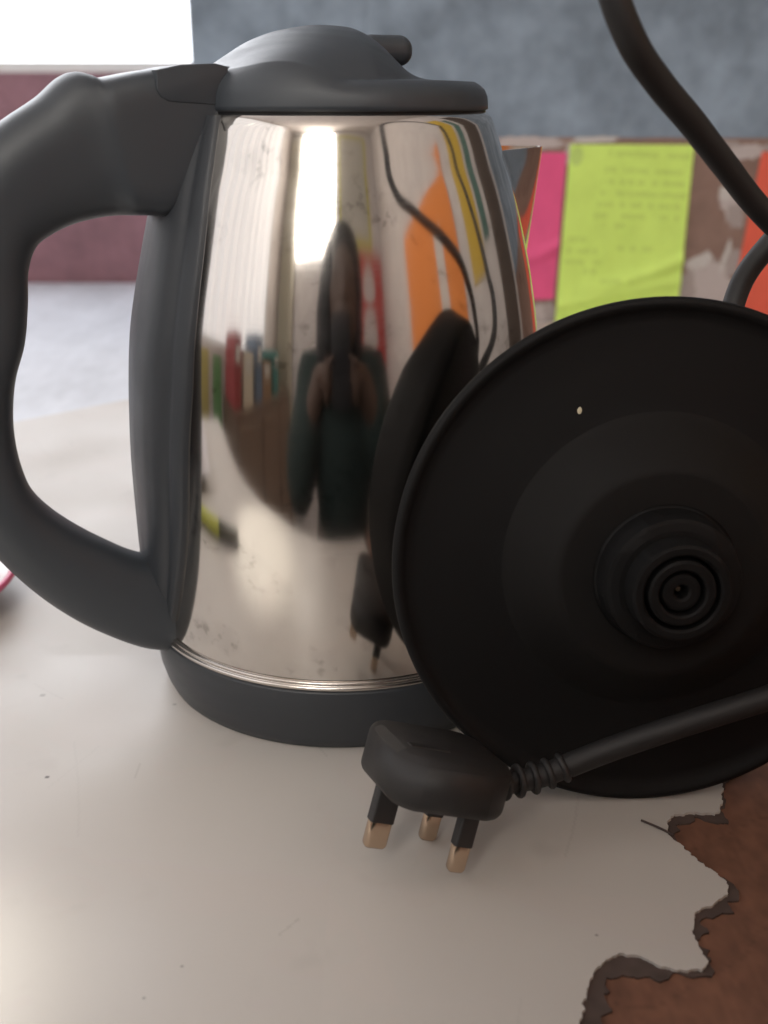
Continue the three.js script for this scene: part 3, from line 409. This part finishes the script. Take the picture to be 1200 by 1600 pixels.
{
  const P = thing('person', 'person in dark green top holding up a phone, mirrored in the kettle', 'person', [0, 0, 0]);
  const skin = std({ color: lin(0.09, 0.052, 0.036), roughness: 0.6 }), cloth = std({ color: lin(0.018, 0.03, 0.026), roughness: 0.9 }), hairM = std({ color: lin(0.012, 0.01, 0.01), roughness: 0.8 }), dark = std({ color: lin(0.03, 0.032, 0.035), roughness: 0.9 });
  const hip = [0.03, -0.2, 0.77], chest = [0.03, 0.04, 0.67], neck = [0.03, 0.20, 0.60], head = [0.03, 0.285, 0.545];
  const sR = [0.205, 0.14, 0.63], eR = [0.25, -0.03, 0.56], wR = [0.105, 0.115, 0.50], sL = [-0.145, 0.14, 0.63], eL = [-0.20, -0.03, 0.56], wL = [-0.072, 0.115, 0.50];
  const kR = [0.16, -0.24, 0.40], kL = [-0.11, -0.24, 0.40], aR = [0.15, -0.67, 0.48], aL = [-0.1, -0.67, 0.48];
  const torso = [ell(hip, [0.165, 0.12, 0.125]), ell(chest, [0.165, 0.2, 0.115]), cap([-0.09, 0.125, 0.635], [0.15, 0.125, 0.635], 0.075, 0.075), cap([0.03, 0.12, 0.64], neck, 0.07, 0.055), cap(hip, chest, 0.14, 0.14)];
  const arms = [cap(sR, eR, 0.05, 0.04), cap(eR, wR, 0.039, 0.027), cap(sL, eL, 0.05, 0.04), cap(eL, wL, 0.039, 0.027)];
  const legs = [cap([0.11, -0.22, 0.75], kR, 0.085, 0.06), cap(kR, aR, 0.058, 0.04), cap([-0.05, -0.22, 0.75], kL, 0.085, 0.06), cap(kL, aL, 0.058, 0.04), cap(aR, [0.15, -0.715, 0.36], 0.04, 0.03), cap(aL, [-0.1, -0.715, 0.36], 0.04, 0.03)];
  const bodyF = join([...torso, ...arms, ...legs, cap(neck, head, 0.052, 0.055)], 0.05);
  const hp = (dx, dy, dz) => [head[0] + dx, head[1] + dy, head[2] + dz];
  const headF = join([ell(head, [0.074, 0.105, 0.092]), ell(hp(0, -0.06, -0.03), [0.05, 0.045, 0.05]), cap(neck, hp(0, -0.02, 0.005), 0.052, 0.05), ell(hp(0, -0.015, -0.092), [0.013, 0.022, 0.016]), ell(hp(0, -0.055, -0.083), [0.024, 0.009, 0.01]), ell(hp(-0.074, -0.005, 0.01), [0.01, 0.03, 0.02]), ell(hp(0.074, -0.005, 0.01), [0.01, 0.03, 0.02]), cap(hp(-0.03, 0.017, -0.081), hp(0.03, 0.017, -0.081), 0.012, 0.012)], 0.02);
  const geos = [field(0.03, -0.2, 0.56, 0.58, 104, bodyF), field(head[0], head[1] - 0.01, head[2], 0.15, 84, headF)];
  // hands: palm and five fingers closed on the phone's long edges
  const hand = (s, w) => {
    const ox = 0.0161, e = ox + s * 0.039; // the phone's edge
    const pc = [e + s * 0.020, 0.118, 0.470], f = [cap([w[0], w[1], w[2]], pc, 0.025, 0.027), ell(pc, [0.017, 0.042, 0.026])];
    for (let i = 0; i < 4; i++) { const y = 0.150 - i * 0.0205, L = [0.9, 1, 0.95, 0.78][i]; const a = [e + s * 0.016, y, 0.478], b = [e + s * 0.010, y + 0.002, 0.489], c = [e - s * 0.012 * L, y + 0.003, 0.484], d = [e - s * 0.03 * L, y + 0.004, 0.4665 + 0.003]; f.push(cap(a, b, 0.0092, 0.0088), cap(b, c, 0.0088, 0.0082), cap(c, d, 0.0082, 0.0072)); }
    const t0 = [e + s * 0.016, 0.112, 0.455], t1 = [e + s * 0.012, 0.138, 0.445], t2 = [e - s * 0.004, 0.158, 0.4445]; f.push(cap(t0, t1, 0.0115, 0.0095), cap(t1, t2, 0.0095, 0.0078));
    return field(e + s * 0.012, 0.12, 0.472, 0.068, 52, join(f, 0.006));
  };
  geos.push(hand(1, wR), hand(-1, wL));
  obj('body', mergeGeometries(geos), skin, P);
  const inflate = (fs, k, o) => { const f = join(fs, k); return (x, y, z) => f(x, y, z) - o; };
  const top = inflate([...torso, cap(sR, eR, 0.052, 0.046), cap(eR, [0.19, 0.03, 0.535], 0.046, 0.04), cap(sL, eL, 0.052, 0.046), cap(eL, [-0.145, 0.03, 0.535], 0.046, 0.04)], 0.05, 0.013);
  obj('top', field(0.03, -0.02, 0.66, 0.36, 84, (x, y, z) => Math.max(top(x, y, z), y - 0.185, -(y + 0.27))), cloth, P);
  const tr = inflate([...legs.slice(0, 4), ell(hip, [0.165, 0.12, 0.125])], 0.05, 0.012);
  obj('trousers', field(0.05, -0.42, 0.58, 0.42, 84, (x, y, z) => Math.max(tr(x, y, z), y + 0.2, -(y + 0.67))), dark, P);
  const hairF = (x, y, z) => Math.max(ell(hp(0, 0.012, 0.01), [0.086, 0.112, 0.1])(x, y, z), -(z - head[2] + 0.075) - Math.max(0, y - head[1] - 0.04) * 0.8, head[1] - 0.02 - y - (z - head[2] + 0.025) * 0.7);
  const lock = join([ell(hp(-0.085, -0.07, 0.02), [0.05, 0.13, 0.075]), ell(hp(0.06, -0.05, 0.03), [0.038, 0.11, 0.07]), ell(hp(-0.02, -0.05, 0.075), [0.095, 0.14, 0.06]), ell(hp(0, 0.02, 0.02), [0.1, 0.108, 0.1])], 0.03);
  const hair2 = (x, y, z) => Math.min(hairF(x, y, z), Math.max(lock(x, y, z), 0.012 - Math.hypot((x - head[0]) * 0.9, (y - head[1] + 0.03) * 0.55, 0) - (z - head[2] + 0.02) * 0.6 + 0.03));
  obj('hair', field(head[0], head[1] - 0.03, head[2] + 0.03, 0.2, 80, hair2), hairM, P);
  for (const s of [-1, 1]) obj('eye', new THREE.SphereGeometry(0.0115, 16, 12).translate(head[0] + s * 0.03, head[1], head[2] - 0.0735), std({ color: lin(0.5, 0.48, 0.45), roughness: 0.3 }), P);

  const ph = thing('phone', 'dark phone held upright, mirrored in the kettle', 'phone', [0.0161, 0.150, 0.4595]); ph.rotation.x = -0.12;
  const phM = std({ color: lin(0.015, 0.015, 0.017), roughness: 0.3 });
  obj('case', rbox(0.074, 0.156, 0.0085, 0.004, 4), phM, ph);
  obj('camera_bump', new THREE.CylinderGeometry(0.009, 0.009, 0.0015, 32).rotateX(Math.PI / 2).translate(0, 0.06, -0.005), phM, ph);

  const st = thing('stool', 'plain wooden stool under the seated person', 'stool', [0.03, -0.75, 0.80]);
  const wd = std({ color: lin(0.24, 0.14, 0.07), roughness: 0.6 });
  obj('seat', rbox(0.34, 0.03, 0.3, 0.008).translate(0, 0.405, 0), wd, st);
  for (const [x, z] of [[-1, -1], [1, -1], [-1, 1], [1, 1]]) obj('leg', box(x * 0.14 - 0.016, x * 0.14 + 0.016, 0, 0.39, z * 0.12 - 0.016, z * 0.12 + 0.016), wd, st);
}

renderer.render(scene, camera);
